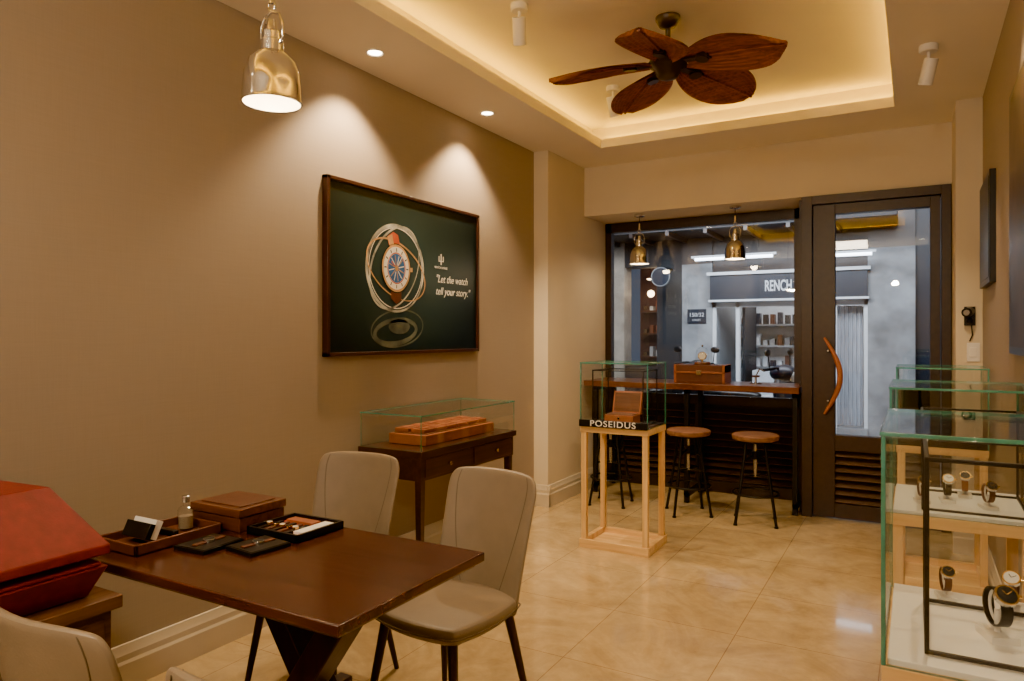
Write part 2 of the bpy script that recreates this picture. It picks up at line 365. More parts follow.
ray(.9,0,.085,.003,'pwhite',12); ray(2.5,0,.06,.004,'porange',12); ell(wc[0],wc[1],.016,.018,.016,0,'pgold',13)
b.box(X0,X0+.001,3.797,3.807,1.86,1.93,'pwhite'); b.box(X0,X0+.001,3.775,3.782,1.885,1.915,'pwhite'); b.box(X0,X0+.001,3.822,3.829,1.885,1.915,'pwhite'); b.box(X0,X0+.001,3.775,3.829,1.88,1.886,'pwhite')
b.done(pic,recalc=False)
R=(math.radians(90),0,math.radians(90))
text('slogan_line_1','"Let the watch',.07,(X0+.001,3.74,1.765),R,'pwhite',pic,shear=.3,align='LEFT',ext=.0005,sx=.9)
text('slogan_line_2','tell your story."',.07,(X0+.001,3.74,1.685),R,'pwhite',pic,shear=.3,align='LEFT',ext=.0005,sx=.9)
text('slogan_small','WATCH HOUSE',.02,(X0+.001,3.80,1.84),R,'pwhite',pic,ext=.0005)
M['poster2']=pbr('print_brown',(.05,.03,.02),.4,var=.7,scale=4)
b=B('framed_poster.001'); b.box(XR-.02,XR,2.8,3.7,1.32,2.42,'black'); b.box(XR-.022,XR-.019,2.83,3.67,1.35,2.39,'poster2'); b.done(bevel=.002)
b=B('framed_poster.002'); b.box(XR-.03,XR,4.5,5.15,1.68,2.28,'black'); b.box(XR-.032,XR-.029,4.53,5.12,1.71,2.25,'pfloor'); b.done(bevel=.002)
b=B('security_camera'); b.box(.27,.33,5.34,5.36,1.46,1.58,'black'); b.cyl((.30,5.34,1.55),(.28,5.27,1.54),.028,.03,'black'); b.cyl((.28,5.27,1.54),(.278,5.265,1.54),.018,.018,'steel'); b.sph((.30,5.32,1.49),.022,'black'); b.tube([(.31,5.35,1.46),(.315,5.345,1.4),(.30,5.35,1.36)],.004,'black'); b.done()
b=B('light_switch'); b.box(.285,.355,5.352,5.36,1.23,1.35,'whitep'); b.box(.30,.34,5.348,5.353,1.26,1.32,'whitep'); b.done(bevel=.002)
# ---------------------------------------------------------------- console display on left
b=B('glass_display_console')
cx0,cx1,cy0,cy1=-2.70,-2.26,3.0,4.02
b.box(cx0,cx1,cy0,cy1,.745,.78,'walnuty'); b.box(cx0+.015,cx1-.015,cy0+.015,cy1-.015,.62,.745,'walnuty')
b.box(cx1-.016,cx1-.010,cy0+.05,cy0+.49,.635,.735,'walnuty'); b.box(cx1-.016,cx1-.010,cy0+.53,cy1-.05,.635,.735,'walnuty')
for x in(cx0+.02,cx1-.06):
    for y in(cy0+.02,cy1-.06):
        b.poly([(x,y,.62),(x+.04,y,.62),(x+.04,y+.04,.62),(x,y+.04,.62),(x+.007,y+.007,0),(x+.033,y+.007,0),(x+.033,y+.033,0),(x+.007,y+.033,0)],[(0,1,2,3),(7,6,5,4),(0,4,5,1),(1,5,6,2),(2,6,7,3),(3,7,4,0)],'walnuty')
b.cyl((cx1-.008,cy0+.26,.685),(cx1+.012,cy0+.26,.685),.008,.01,'brass'); b.cyl((cx1-.008,cy1-.25,.685),(cx1+.012,cy1-.25,.685),.008,.01,'brass')
g=.006; gx0,gx1,gy0,gy1=cx0+.01,cx1-.01,cy0+.01,cy1-.01
b.glasspanel(gx1-g,gx1,gy0,gy1,.78,.964); b.glasspanel(gx0,gx0+g,gy0,gy1,.78,.964); b.glasspanel(gx0,gx1,gy0,gy0+g,.78,.964); b.glasspanel(gx0,gx1,gy1-g,gy1,.78,.964); b.glasspanel(gx0-.003,gx1+.003,gy0-.003,gy1+.003,.964,.972)
b.done(bevel=.0015)
b=B('leather_watch_case')
b.box(-2.62,-2.36,3.17,3.90,.782,.84,'tan'); b.box(-2.60,-2.38,3.19,3.88,.84,.846,'brownl')
for i in range(2):
    for k in range(6):
        y=3.20+k*.112; x=-2.60+i*.115; b.box(x,x+.095,y,y+.098,.846,.868,'orange'); b.box(x+.02,x+.075,y+.02,y+.078,.868,.874,'tan')
b.done(bevel=.004)
# ---------------------------------------------------------------- dining table
b=B('dining_table')
b.box(-2.20,-1.12,1.18,1.80,.722,.75,'walnut'); b.box(-2.18,-1.14,1.20,1.78,.708,.722,'walnut')
b.box(-2.1,-1.26,1.40,1.58,.67,.708,'legwood')
b.beam((-1.78,1.44,0.0),(-1.30,1.44,.69),.075,.09,'legwood',up=(0,1,0)); b.beam((-1.30,1.54,0.0),(-1.78,1.54,.69),.075,.09,'legwood',up=(0,1,0))
b.beam((-1.54,1.32,.32),(-1.54,1.66,.32),.05,.05,'legwood')
b.box(-1.84,-1.24,1.39,1.59,0.0,.03,'legwood')
b.done(bevel=.004)
# ---------------------------------------------------------------- chairs
def chair_parts():
    b=B('seat')
    def sup(u,v,z,k):
        a=2*u-1;c=2*v-1
        x=a*math.sqrt(1-c*c*.28); y=c*math.sqrt(1-a*a*.28)
        return Vector((x*.225*k*(1-.05*(c+1)/2),y*.225*k,z+.012*(1-a*a)*(1-c*c)*(1 if z>.43 else -1)))
    n=14
    top=[[sup(i/n,j/n,.465,.97) for i in range(n+1)] for j in range(n+1)]
    mid=[[sup(i/n,j/n,.435,1.0) for i in range(n+1)] for j in range(n+1)]
    bot=[[sup(i/n,j/n,.40,.86) for i in range(n+1)] for j in range(n+1)]
    ring=[(i,0) for i in range(n)]+[(n,j) for j in range(n)]+[(i,n) for i in range(n,0,-1)]+[(0,j) for j in range(n,0,-1)]
    vs=[];f=[]
    for g in(top,bot): 
        off=len(vs)
        for j in range(n+1):
            for i in range(n+1): vs.append(g[j][i])
        for j in range(n):
            for i in range(n):
                q=(off+j*(n+1)+i,off+j*(n+1)+i+1,off+(j+1)*(n+1)+i+1,off+(j+1)*(n+1)+i); f.append(q)
    off=len(vs); L=len(ring)
    for (i,j) in ring: vs.append(mid[j][i])
    for k in range(L):
        i,j=ring[k];i2,j2=ring[(k+1)%L]
        t0=j*(n+1)+i;t1=j2*(n+1)+i2; B0=(n+1)**2
        f.append((t0,t1,off+(k+1)%L,off+k)); f.append((off+k,off+(k+1)%L,B0+t1,B0+t0))
    b.poly(vs,f,'leather'); seat=b
    pts=[mid[j][i]*1.0 for (i,j) in ring]; b.tube(pts+[pts[0]],.003,'seam',6)
    b2=B('backrest')
    H0,H1=.40,.885
    def bp(u,h,side):
        a=2*u-1
        w=.190+.022*h
        if h>.88: w*=math.sqrt(max(0,1-((h-.88)/.12)**2*.22))
        z=H0+(H1-H0)*h - .012*a*a*a*a*h
        y=.205+.10*h**1.2 - .06*a*a*(1-.35*h)
        th=(.048*(1-.45*h))*(1-.35*abs(a)**3)
        return Vector((w*a,y+side*th/2,z))
    nu,nv=12,14
    vs=[];f=[]
    for sd in(-1,1):
        off=len(vs)
        for j in range(nv+1):
            for i in range(nu+1): vs.append(bp(i/nu,j/nv,sd))
        for j in range(nv):
            for i in range(nu): f.append((off+j*(nu+1)+i,off+j*(nu+1)+i+1,off+(j+1)*(nu+1)+i+1,off+(j+1)*(nu+1)+i))
    O=(nu+1)*(nv+1)
    ring=[i for i in range(nu)]+[j*(nu+1)+nu for j in range(nv)]+[nv*(nu+1)+i for i in range(nu,0,-1)]+[j*(nu+1) for j in range(nv,0,-1)]
    for k in range(len(ring)):
        a_,c_=ring[k],ring[(k+1)%len(ring)]; f.append((a_,c_,O+c_,O+a_))
    b2.poly(vs,f,'leather')
    for sg in(-1,1):
        for sd in (-1,1): b2.tube([bp(.5+sg*(.40-.18*(k/12)**2),.99-.9*k/12,sd) for k in range(13)],.002,'seam',6)
    return seat,b2
sb,bb=chair_parts()
def legs_b():
    b=B('legs')
    for sx,sy in((-1,-1),(1,-1),(-1,1),(1,1)):
        b.cyl((sx*.15,sy*.15,.42),(sx*.21,sy*.215+.01,0),.018,.010,'legwood',14)
    b.box(-.16,.16,-.16,.16,.395,.412,'legwood'); return b
def make_chair(name,loc,rz,src=None):
    e=empty(name,loc,rz)
    if src is None:
        a=sb.done(e); c=bb.done(e,sharp=60); l=legs_b().done(e)
        for o in(a,c):
            m=o.modifiers.new('sub','SUBSURF'); m.levels=1; m.render_levels=2
        return (a,c,l)
    for s in src:
        n=bpy.data.objects.new(s.name.split('.')[0],s.data); C.objects.link(n); n.parent=e
        if s.modifiers: m=n.modifiers.new('sub','SUBSURF'); m.levels=1; m.render_levels=2
src=make_chair('dining_chair',(-1.43,2.05,0),math.radians(-6))
make_chair('dining_chair.001',(-2.07,2.09,0),math.radians(8),src)
make_chair('dining_chair.002',(-1.44,.98,0),math.radians(182),src)
make_chair('dining_chair.003',(-.87,.99,0),math.radians(184),src)
# ---------------------------------------------------------------- cabinet & red box
b=B('wooden_side_cabinet')
b.box(-2.52,-1.86,.62,1.14,.665,.70,'cabwood'); b.box(-2.50,-1.88,.64,1.12,.06,.665,'cabwood'); b.box(-2.48,-1.90,.66,1.10,0,.06,'legwood')
b.box(-1.882,-1.876,.66,1.10,.37,.645,'cabwood'); b.box(-1.882,-1.876,.66,1.10,.08,.355,'cabwood'); b.done(bevel=.004)
b=B('red_leather_box')
rcx,rcy=-2.17,.86
def sq(cx,cy,hx,hy,z,dz=0): return [(cx-hx,cy-hy,z),(cx+hx,cy-hy,z+dz),(cx+hx,cy+hy,z+dz),(cx-hx,cy+hy,z)]
def loft4(rings,m):
    vs=[p for r in rings for p in r]; n=4
    f=[(j*n+k,j*n+(k+1)%n,(j+1)*n+(k+1)%n,(j+1)*n+k) for j in range(len(rings)-1) for k in range(n)]
    f+=[tuple(range(n-1,-1,-1)),tuple(range((len(rings)-1)*n,len(rings)*n))]; b.poly(vs,f,m)
loft4([sq(rcx,rcy,.25,.22,.702),sq(rcx,rcy,.295,.25,.785)],'red')
loft4([sq(rcx,rcy,.283,.238,.785),sq(rcx,rcy,.283,.238,.795)],'redi')
loft4([sq(rcx,rcy,.298,.253,.797,.018),sq(rcx,rcy,.298,.253,.822,.018),sq(rcx-.05,rcy,.20,.18,.975,.012),sq(rcx-.05,rcy,.195,.175,.98,.012)],'red')
for y in(.70,.98): b.box(rcx-.302,rcx-.292,y,y+.05,.77,.82,'brass')
b.done(bevel=.004)
# ---------------------------------------------------------------- table-top items
b=B('wooden_box'); b.box(-2.17,-1.93,1.575,1.765,.75,.795,'boxwood'); b.box(-2.175,-1.925,1.57,1.77,.798,.825,'boxwood'); b.box(-2.15,-1.95,1.595,1.745,.825,.829,'brownl'); b.done(bevel=.004)
b=B('watch_tray')
b.box(-1.90,-1.67,1.58,1.785,.75,.756,'black')
for a in((-1.90,-1.67,1.58,1.59),(-1.90,-1.67,1.775,1.785),(-1.90,-1.89,1.58,1.785),(-1.68,-1.67,1.58,1.785)): b.box(*a,.75,.775,'black')
b.box(-1.888,-1.682,1.592,1.773,.756,.761,'redi')
for k in range(5):
    x=-1.875+k*.030; b.box(x,x+.016,1.60,1.70,.761,.771,'brownl' if k%2 else 'black'); b.cyl((x+.008,1.645,.771),(x+.008,1.645,.779),.011,.011,'gold'); b.cyl((x+.008,1.645,.779),(x+.008,1.645,.780),.009,.009,'dialk' if k%2 else 'dial')
b.box(-1.73,-1.69,1.62,1.76,.761,.772,'paper'); b.box(-1.87,-1.75,1.72,1.76,.761,.77,'tan')
b.done(bevel=.0015)
b=B('leather_tray')
b.box(-2.19,-1.98,1.25,1.55,.75,.756,'brownl')
for a in((-2.19,-1.98,1.25,1.26),(-2.19,-1.98,1.54,1.55),(-2.19,-2.18,1.25,1.55),(-1.99,-1.98,1.25,1.55)): b.box(*a,.75,.782,'brownl')
b.box(-2.17,-2.05,1.42,1.44,.756,.775,'black'); b.done(bevel=.002)
b=B('business_card_stack')
mt=Matrix.Translation((-2.09,1.34,.769))@Matrix.Rotation(math.radians(-25),4,'X')
b.box(-.055,.055,-.012,.012,0,.06,'paper',mt); b.box(-.06,.06,-.03,-.012,0,.045,'black',mt); b.box(-.06,.06,-.03,.02,-.004,.002,'black',mt); b.done(bevel=.001)
b=B('glass_bottle'); b.lathe([(.022,0),(.026,.004),(.026,.06),(.022,.072),(.009,.08),(.009,.09)],(-2.10,1.50,.757),'glass',24); b.lathe([(.012,.09),(.012,.11),(.009,.112)],(-2.10,1.50,.757),'steel',20); b.lathe([(.02,.004),(.022,.006),(.022,.045)],(-2.10,1.50,.757),'leather',20); b.done()
for nm,x0,x1,y0,y1,rz in(('flat_watch_pad',-.065,.065,-.075,.075,4),('flat_watch_pad.001',-.065,.065,-.07,.07,-6)):
    b=B(nm); b.box(x0,x1,y0,y1,0,.012,'black'); b.box(x0+.004,x1-.004,y0+.004,y1-.004,.012,.014,'black'); b.box(-.009,.009,-.055,.055,.014,.018,'brownl'); b.cyl((0,0,.014),(0,0,.024),.018,.018,'steel',24); b.cyl((0,0,.024),(0,0,.0248),.015,.015,'dialk',24)
    b.done(bevel=.001,loc=(-1.89,1.43,.75) if nm=='flat_watch_pad' else (-1.74,1.49,.75),rot=(0,0,math.radians(rz)))
# ---------------------------------------------------------------- watches
def watch(b,c,s=1,rz=0,strap='brownl',dial='dial'):
    mt=Matrix.Translation(c)@Matrix.Rotation(rz,4,'Z')
    r3=mt.to_3x3().to_4x4()
    V=lambda p:mt@Vector(p)
    b.box(-.022*s,.022*s,-.03*s,.03*s,0,.012*s,'whitep',mt)
    b.cyl(V((0,0,.01*s)),V((0,0,.05*s)),.005*s,.005*s,'whitep')
    b.torus(V((0,0,.055*s)),.0275*s,.0025*s,'whitep',r3@Matrix.Rotation(math.pi/2,4,'Y'),24,6)
    n=28; vs=[];f=[]
    for k in range(n):
        a=2*math.pi*k/n
        for w in(-.009,.009):
            for r in(.030,.033): vs.append(V((w*s*1.0,r*s*math.cos(a)*1.05,.055*s+r*s*math.sin(a))))
    for k in range(n):
        i=4*k;j=4*((k+1)%n)
        f+=[(i,i+1,j+1,j),(i+2,j+2,j+3,i+3),(i+1,i+3,j+3,j+1),(i,j,j+2,i+2)]
    b.poly(vs,f,strap)
    d=Vector((0,-.7,.7)); ce=Vector((0,-.024*s,.055*s+.024*s))
    b.cyl(V(ce),V(ce+d*.010*s),.018*s,.018*s,'steel',24); b.cyl(V(ce+d*.010*s),V(ce+d*.0115*s),.0145*s,.0145*s,dial,24)
    b.torus(V(ce+d*.010*s),.0165*s,.002*s,'gold',r3@Matrix.Rotation(math.radians(45),4,'X'),24,6)
    for a,l in((.6,.011),(2.2,.009)):
        p=ce+d*.0118*s; u=Vector((1,0,0))*math.cos(a)+Vector((0,.7,.7))*math.sin(a); b.beam(V(p),V(p+u*l*s),.0015*s,.0008*s,'black' if dial=='dial' else 'gold')
    b.cyl(V(ce+d*.005*s+Vector((.017*s,0,0))),V(ce+d*.005*s+Vector((.024*s,0,0))),.003*s,.003*s,'gold',10)
# ---------------------------------------------------------------- display pedestals
def pedestal(name,x0,x1,y0,y1,top=.80,H=1.22,white=True,frame=True,fr=None):
    b=B(name); p=.035
    b.box(x0,x1,y0,y1,0,.02,'oakx')
    b.box(x0,x1,y0,y0+p,.02,.055,'oakx'); b.box(x0,x1,y1-p,y1,.02,.055,'oakx'); b.box(x0,x0+p,y0+p,y1-p,.02,.055,'oak'); b.box(x1-p,x1,y0+p,y1-p,.02,.055,'oak')
    for x in(x0+.01,x1-.01-p):
        for y in(y0+.01,y1-.01-p): b.box(x,x+p,y,y+p,.055,top-.04,'oak')
    b.box(x0+.005,x1-.005,y0+.005,y1-.005,top-.04,top,'oakx'); 
    b.box(x0+.015,x1-.015,y0+.015,y1-.015,top,top+.012,'white' if white else 'black')
    g=.008; a0,a1,c0,c1=x0+.004,x1-.004,y0+.004,y1-.004
    b.glasspanel(a0,a0+g,c0,c1,top,H-g); b.glasspanel(a1-g,a1,c0,c1,top,H-g); b.glasspanel(a0+g,a1-g,c0,c0+g,top,H-g); b.glasspanel(a0+g,a1-g,c1-g,c1,top,H-g); b.glasspanel(a0-.002,a1+.002,c0-.002,c1+.002,H-g,H)
    if frame:
        i0,i1,j0,j1,k0,k1=fr if fr else (x0+.07,x1-.05,y0+.05,y1-.05,top+.012,H-.05); t=.008
        for x in(i0,i1-t):
            for y in(j0,j1-t): b.box(x,x+t,y,y+t,k0,k1,'black')
        for z in(k0,k1-t):
            b.box(i0,i1,j0,j0+t,z,z+t,'black'); b.box(i0,i1,j1-t,j1,z,z+t,'black'); b.box(i0,i0+t,j0,j1,z,z+t,'black'); b.box(i1-t,i1,j0,j1,z,z+t,'black')
    return b
ped=empty('glass_display_pedestal')
b=pedestal('pedestal_body',-1.93,-1.455,4.28,4.66,.80,1.22,False); 
b.box(-1.925,-1.46,4.265,4.279,.80,.845,'black'); b.done(ped,bevel=.0015)
text('pedestal_lettering','POSEIDUS',.055,(-1.69,4.2635,.823),(math.radians(90),0,0),'whitep',ped,ext=.002,space=1.15,offset=0,sx=1.15)
b=B('leather_watch_box'); b.box(-1.80,-1.60,4.40,4.54,.813,.87,'tan'); b.box(-1.79,-1.61,4.41,4.53,.87,.876,'brownl')
mt=Matrix.Translation((-1.70,4.54,.872))@Matrix.Rotation(math.radians(-15),4,'X'); b.box(-.10,.10,0,.03,0,.15,'tan',mt); b.box(-.09,.09,-.003,.0,.012,.14,'boxwood',mt)
b.cyl((-1.70,4.40,.85),(-1.70,4.394,.85),.008,.008,'brass'); b.done(bevel=.003)
for k,(x0,y0,y1) in enumerate(((-.06,1.48,1.97),(-.082,2.77,3.28),(-.098,4.50,4.97))):
    nm='watch_display_case'+('' if k==0 else '.%03d'%k)
    b=pedestal(nm,x0,.345,y0,y1,.785,1.22,True,k<2,(x0+.075,.33,y0+.06,y1-.12,.80,1.17) if k==0 else (x0+.10,.33,y0+.05,y1-.1,.797,1.12))
    b.done(bevel=.0015)
specs=[(.142,1.70,1.15,.35,'black','dialk'),(.185,1.88,.95,-.2,'brownl','dial'),(.06,1.90,.8,.2,'brownl','dialk'),(.02,2.95,1.0,.2,'brownl','dialk'),(.10,3.0,1.05,.1,'black','dial'),(.22,2.95,1.0,.3,'brownl','dialk'),(.16,3.12,1.0,.0,'orange','dialk'),(.03,4.68,1.2,.2,'black','dialk'),(.13,4.70,1.2,.1,'brownl','dial'),(.24,4.72,1.2,.3,'black','dialk'),(.0,4.85,1.1,.2,'orange','dialk')]
for i,(x,y,s_,r_,st,dl) in enumerate(specs):
    b=B('wristwatch_on_stand'+('' if i==0 else '.%03d'%i)); watch(b,(x,y,.797),s_,r_,st,dl); b.done()
# ---------------------------------------------------------------- bar table, stools
b=B('window_bar_table')
def slab(u,v): 
    return (-2.575+1.80*u, 5.80+.54*v+ (.012*math.sin(u*17)+.01*math.sin(u*41))*(1-v), 0)
n=40; vs=[];f=[]
for z in(.995,.945):
    for j in(0,1):
        for i in range(n+1): p=slab(i/n,j); vs.append((p[0],p[1]+(.008 if z<.98 and j==0 else 0),z))
w=n+1
for i in range(n):
    f+=[(i,i+1,w+i+1,w+i),(2*w+i,3*w+i,3*w+i+1,2*w+i+1),(i,2*w+i,2*w+i+1,i+1),(w+i,w+i+1,3*w+i+1,3*w+i)]
f+=[(0,w,3*w,2*w),(n,2*w+n,3*w+n,w+n)]
b.poly(vs,f,'barwood')
for x in(-2.50,-1.68,-.83):
    b.box(x,x+.04,5.84,5.88,0,.945,'black'); b.box(x,x+.04,6.28,6.32,0,.945,'black'); b.box(x,x+.04,5.84,6.32,.91,.945,'black'); b.box(x,x+.04,5.84,6.32,.05,.09,'black')
b.box(-2.5,-.79,6.28,6.32,.91,.945,'black'); b.done(bevel=.003)
def stool():
    b=B('bar_stool')
    b.lathe([(.15,.615),(.165,.62),(.17,.635),(.168,.652),(.155,.66),(.08,.655),(.001,.654)],(0,0,0),'stoolwood',32)
    b.lathe([(.12,.60),(.14,.602),(.14,.615),(.12,.616)],(0,0,0),'black',28)
    b.cyl((0,0,.34),(0,0,.60),.014,.014,'steel',14); b.cyl((0,0,.47),(0,0,.53),.03,.03,'black',16)
    for k in range(4):
        a=math.pi/4+k*math.pi/2; c,s_=math.cos(a),math.sin(a)
        b.tube([(.09*c,.09*s_,.605),(.10*c,.10*s_,.56),(.145*c,.145*s_,.30),(.20*c,.20*s_,.01)],.011,'black',10)
        b.cyl((.20*c,.20*s_,0),(.20*c,.20*s_,.015),.016,.014,'black',12)
        b.tube([(.03*c,.03*s_,.50),(.115*c,.115*s_,.46)],.006,'black',8); b.tube([(.01*c,.01*s_,.35),(.135*c,.135*s_,.35)],.006,'black',8)
    b.torus((0,0,.22),.165,.009,'black',None,36,8); return b
st=stool().done(loc=(-1.04,5.50,0),rot=(0,0,.2))
dup(st,'bar_stool.001',(-1.55,5.52,0),.5); dup(st,'bar_stool.002',(-2.20,5.52,0),.1)
b=B('leather_trunk_box'); b.box(-1.80,-1.38,5.98,6.2,.995,1.08,'brownl'); b.box(-1.805,-1.375,5.975,6.205,1.083,1.145,'brownl')
for x in(-1.805,-1.395): b.box(x,x+.02,5.972,6.208,.995,1.147,'tan')
b.box(-1.805,-1.375,5.972,5.976,1.075,1.09,'tan'); b.box(-1.61,-1.57,5.966,5.976,1.06,1.10,'brass'); b.done(bevel=.005)
b=B('glass_dome_clock'); b.lathe([(.07,0),(.07,.012),(.06,.022),(.001,.022)],(-1.59,6.09,1.147),'boxwood',28)
b.lathe([(.055,.022),(.056,.09),(.048,.125),(.028,.145),(.001,.152)],(-1.59,6.09,1.147),'glass',28,close=False); b.cyl((-1.59,6.10,1.22),(-1.59,6.08,1.22),.036,.036,'gold',24); b.cyl((-1.59,6.08,1.22),(-1.59,6.078,1.22),.030,.030,'dial',24)
b.cyl((-1.59,6.09,1.165),(-1.59,6.09,1.19),.008,.008,'gold'); b.sph((-1.59,6.09,1.306),.009,'brass'); b.done()
b=B('desk_ornament'); b.lathe([(.05,0),(.05,.01),(.01,.015),(.008,.05),(.03,.055),(.035,.07),(.001,.07)],(-1.15,6.1,.996),'steel',24); b.tube([(-1.15,6.1,1.06),(-1.12,6.1,1.12),(-1.08,6.08,1.10)],.006,'steel'); b.done()
# ---------------------------------------------------------------- pendants
def pendant(name,loc,zc):
    x,y,z=loc; b=B(name)
    b.lathe([(.086,0),(.088,.003),(.086,.012),(.084,.05),(.080,.09),(.068,.125),(.045,.148),(.034,.155),(.034,.185),(.030,.19),(.030,.21),(.024,.215),(.001,.215)],(x,y,z),'nickel',40,close=False)
    b.lathe([(.083,.002),(.081,.05),(.076,.09),(.064,.12),(.040,.143),(.001,.146)],(x,y,z),'whitep',40,close=False)
    for sx in(-1,1): b.tube([(x+sx*.032,y,z+.175),(x+sx*.045,y,z+.19),(x+sx*.045,y,z+.235),(x+sx*.03,y,z+.265),(x,y,z+.275)],.004,'nickel',8)
    b.cyl((x,y,z+.215),(x,y,z+.25),.018,.012,'nickel'); b.torus((x,y,z+.292),.014,.003,'nickel',Matrix.Rotation(math.pi/2,4,'X'),20,8); b.cyl((x,y,z+.30),(x,y,z+.36),.010,.006,'nickel')
    b.cyl((x,y,z+.30),(x,y,zc-.02),.003,.003,'black',8); b.lathe([(.04,-.02),(.045,-.015),(.045,0)],(x,y,zc),'nickel',24)
    b.sph((x,y,z+.055),.026,'bulb'); b.cyl((x,y,z+.075),(x,y,z+.146),.012,.014,'whitep')
    b.done()
    l=bpy.data.lights.new(name+'_light','POINT'); l.energy=7; l.color=(1,.75,.45); l.shadow_soft_size=.03; o=bpy.data.objects.new(name+'_light',l); C.objects.link(o); o.location=(x,y,z-.0); return
pendant('pendant_lamp',(-1.67,1.48,2.09),ZU); pendant('pendant_lamp.001',(-2.13,6.02,2.03),2.47); pendant('pendant_lamp.002',(-1.30,6.02,2.03),2.47)
# ---------------------------------------------------------------- ceiling fan
b=B('ceiling_fan'); fx,fy=-1.15,3.70
b.lathe([(.001,3.10),(.065,3.10),(.065,3.085),(.045,3.05),(.02,3.04),(.014,3.035),(.014,2.955),(.03,2.95),(.075,2.935),(.09,2.91),(.09,2.87),(.10,2.865),(.10,2.84),(.07,2.82),(.06,2.79),(.05,2.775),(.02,2.765),(.001,2.763)],(fx,fy,0),'dark',36)
for k in range(5):
    a=math.radians(-12+72*k); rot=Matrix.Translation((fx,fy,2.855))@Matrix.Rotation(a,4,'Z')@Matrix.Rotation(math.radians(4),4,'Y')@Matrix.Rotation(math.radians(-12),4,'X')
    def leaf(u,v,off=0):
        l=.12+.52*u; w=.185*math.sin(math.pi*min(1,(u*.93+.05)))**.6*(.75+.38*u)
        q=2*v-1; ribs=.008*abs(math.sin((q*6+u*1.2*abs(q))*math.pi))
        return rot@Vector((l-.03*q*q,q*w,ribs-.03*u*u-.02*q*q+off))
    b.grid(lambda u,v:leaf(u,v),16,48,'blade'); b.grid(lambda u,v:leaf(u,v,.007),16,48,'blade')
    b.tube([leaf(t/10,.5,-.001) for t in range(11)],.006,'blade',8)
    b.beam(rot@Vector((.06,0,.0)),rot@Vector((.24,0,-.008)),.05,.012,'dark'); b.cyl(rot@Vector((.2,0,-.02)),rot@Vector((.2,0,.012)),.035,.035,'dark')
b.done(recalc=False,sharp=80)
# ---------------------------------------------------------------- spots / downlights
WARM=(1,.73,.43)
K=1.6
def spotL(name,loc,tgt,e,deg=80,blend=.7,rad=.03,col=WARM):
    l=bpy.data.lights.new(name,'SPOT'); l.energy=e*K; l.color=col; l.spot_size=math.radians(deg); l.spot_blend=blend; l.shadow_soft_size=rad
    o=bpy.data.objects.new(name,l); C.objects.link(o); o.location=loc; d=Vector(tgt)-Vector(loc); o.rotation_euler=d.to_track_quat('-Z','Y').to_euler()
def track(name,x,y,zc,tgt,e,deg=60):
    b=B(name); b.lathe([(.045,0),(.045,-.03),(.04,-.035),(.001,-.035)],(x,y,zc),'whitep',24); b.cyl((x,y,zc-.03),(x,y,zc-.09),.008,.008,'whitep')
    d=(Vector(tgt)-Vector((x,y,zc-.13))).normalized(); c=Vector((x,y,zc-.13)); b.cyl(c-d*.06,c+d*.07,.034,.034,'whitep',24); b.torus(c+d*.07,.031,.004,'whitep',d.to_track_quat('Z','Y').to_matrix().to_4x4(),24,8); b.cyl(c+d*.0705,c+d*.072,.024,.024,'lampE',20); b.done()
    spotL(name+'_light',c+d*.08,tgt,e,deg)
track('ceiling_spotlight',-1.77,3.18,ZU,(-2.3,4.3,.8),80); track('ceiling_spotlight.001',.06,4.27,ZC,(-.5,5.0,.4),75,90); track('ceiling_spotlight.002',-1.8,4.55,ZU,(-1.6,5.4,.3),100,95)
def down(name,x,y,e,deg=105,z=ZC):
    b=B(name); b.lathe([(.048,-.001),(.052,-.006),(.046,-.008),(.038,-.004),(.037,-.001)],(x,y,z),'whitep',28,close=False); b.cyl((x,y,z-.002),(x,y,z-.0035),.036,.036,'lampE',24); b.done(recalc=True)
    spotL(name+'_light',(x,y,z-.03),(x,y,0),e,deg,.55,.03)
names=['recessed_downlight']+['recessed_downlight.%03d'%k for k in range(1,12)]
for nm,(x,y,e) in zip(names,[(-2.50,2.91,135),(-2.52,4.08,135),(-2.5,.3,25),(.12,2.2,60),(.10,3.2,60),(-2.45,-1.0,25),(.1,-1,30),(-1.2,-.6,60)]): down(nm,x,y,e)
for i,x in enumerate((-2.1,-.3)):  # unseen uplights added on the rear wall for indirect fill off the ceiling
    nm='fill_uplight'+('' if i==0 else '.001')
    b=B(nm); b.cyl((x,YF+.10,2.05),(x,YF+.10,2.25),.05,.05,'whitep',24); b.box(x-.03,x+.03,YF,YF+.06,2.1,2.2,'whitep'); b.done()
    spotL(nm+'_light',(x,YF+.10,2.28),(x,YF+1.6,3.1),110,130,.8,.05,(1,.82,.6))
def area(name,loc,rot,sx,sy,e,col):
    l=bpy.data.lights.new(name,'AREA'); l.shape='RECTANGLE'; l.size=sx; l.size_y=sy; l.energy=e; l.color=col; o=bpy.data.objects.new(name,l); C.objects.link(o); o.location=loc; o.rotation_euler=rot
b=B('ceiling_light_panel'); b.box(-1.8,-.6,-.7,-.2,ZC-.03,ZC,'whitep'); b.done()  # unseen panel added behind the camera, housing for the fill light below
area('ceiling_light_panel_light',(-1.2,-.45,ZC-.04),(math.radians(25),0,0),1.1,.45,135,(1,.81,.58))  # added area fill for the room, tilted forward
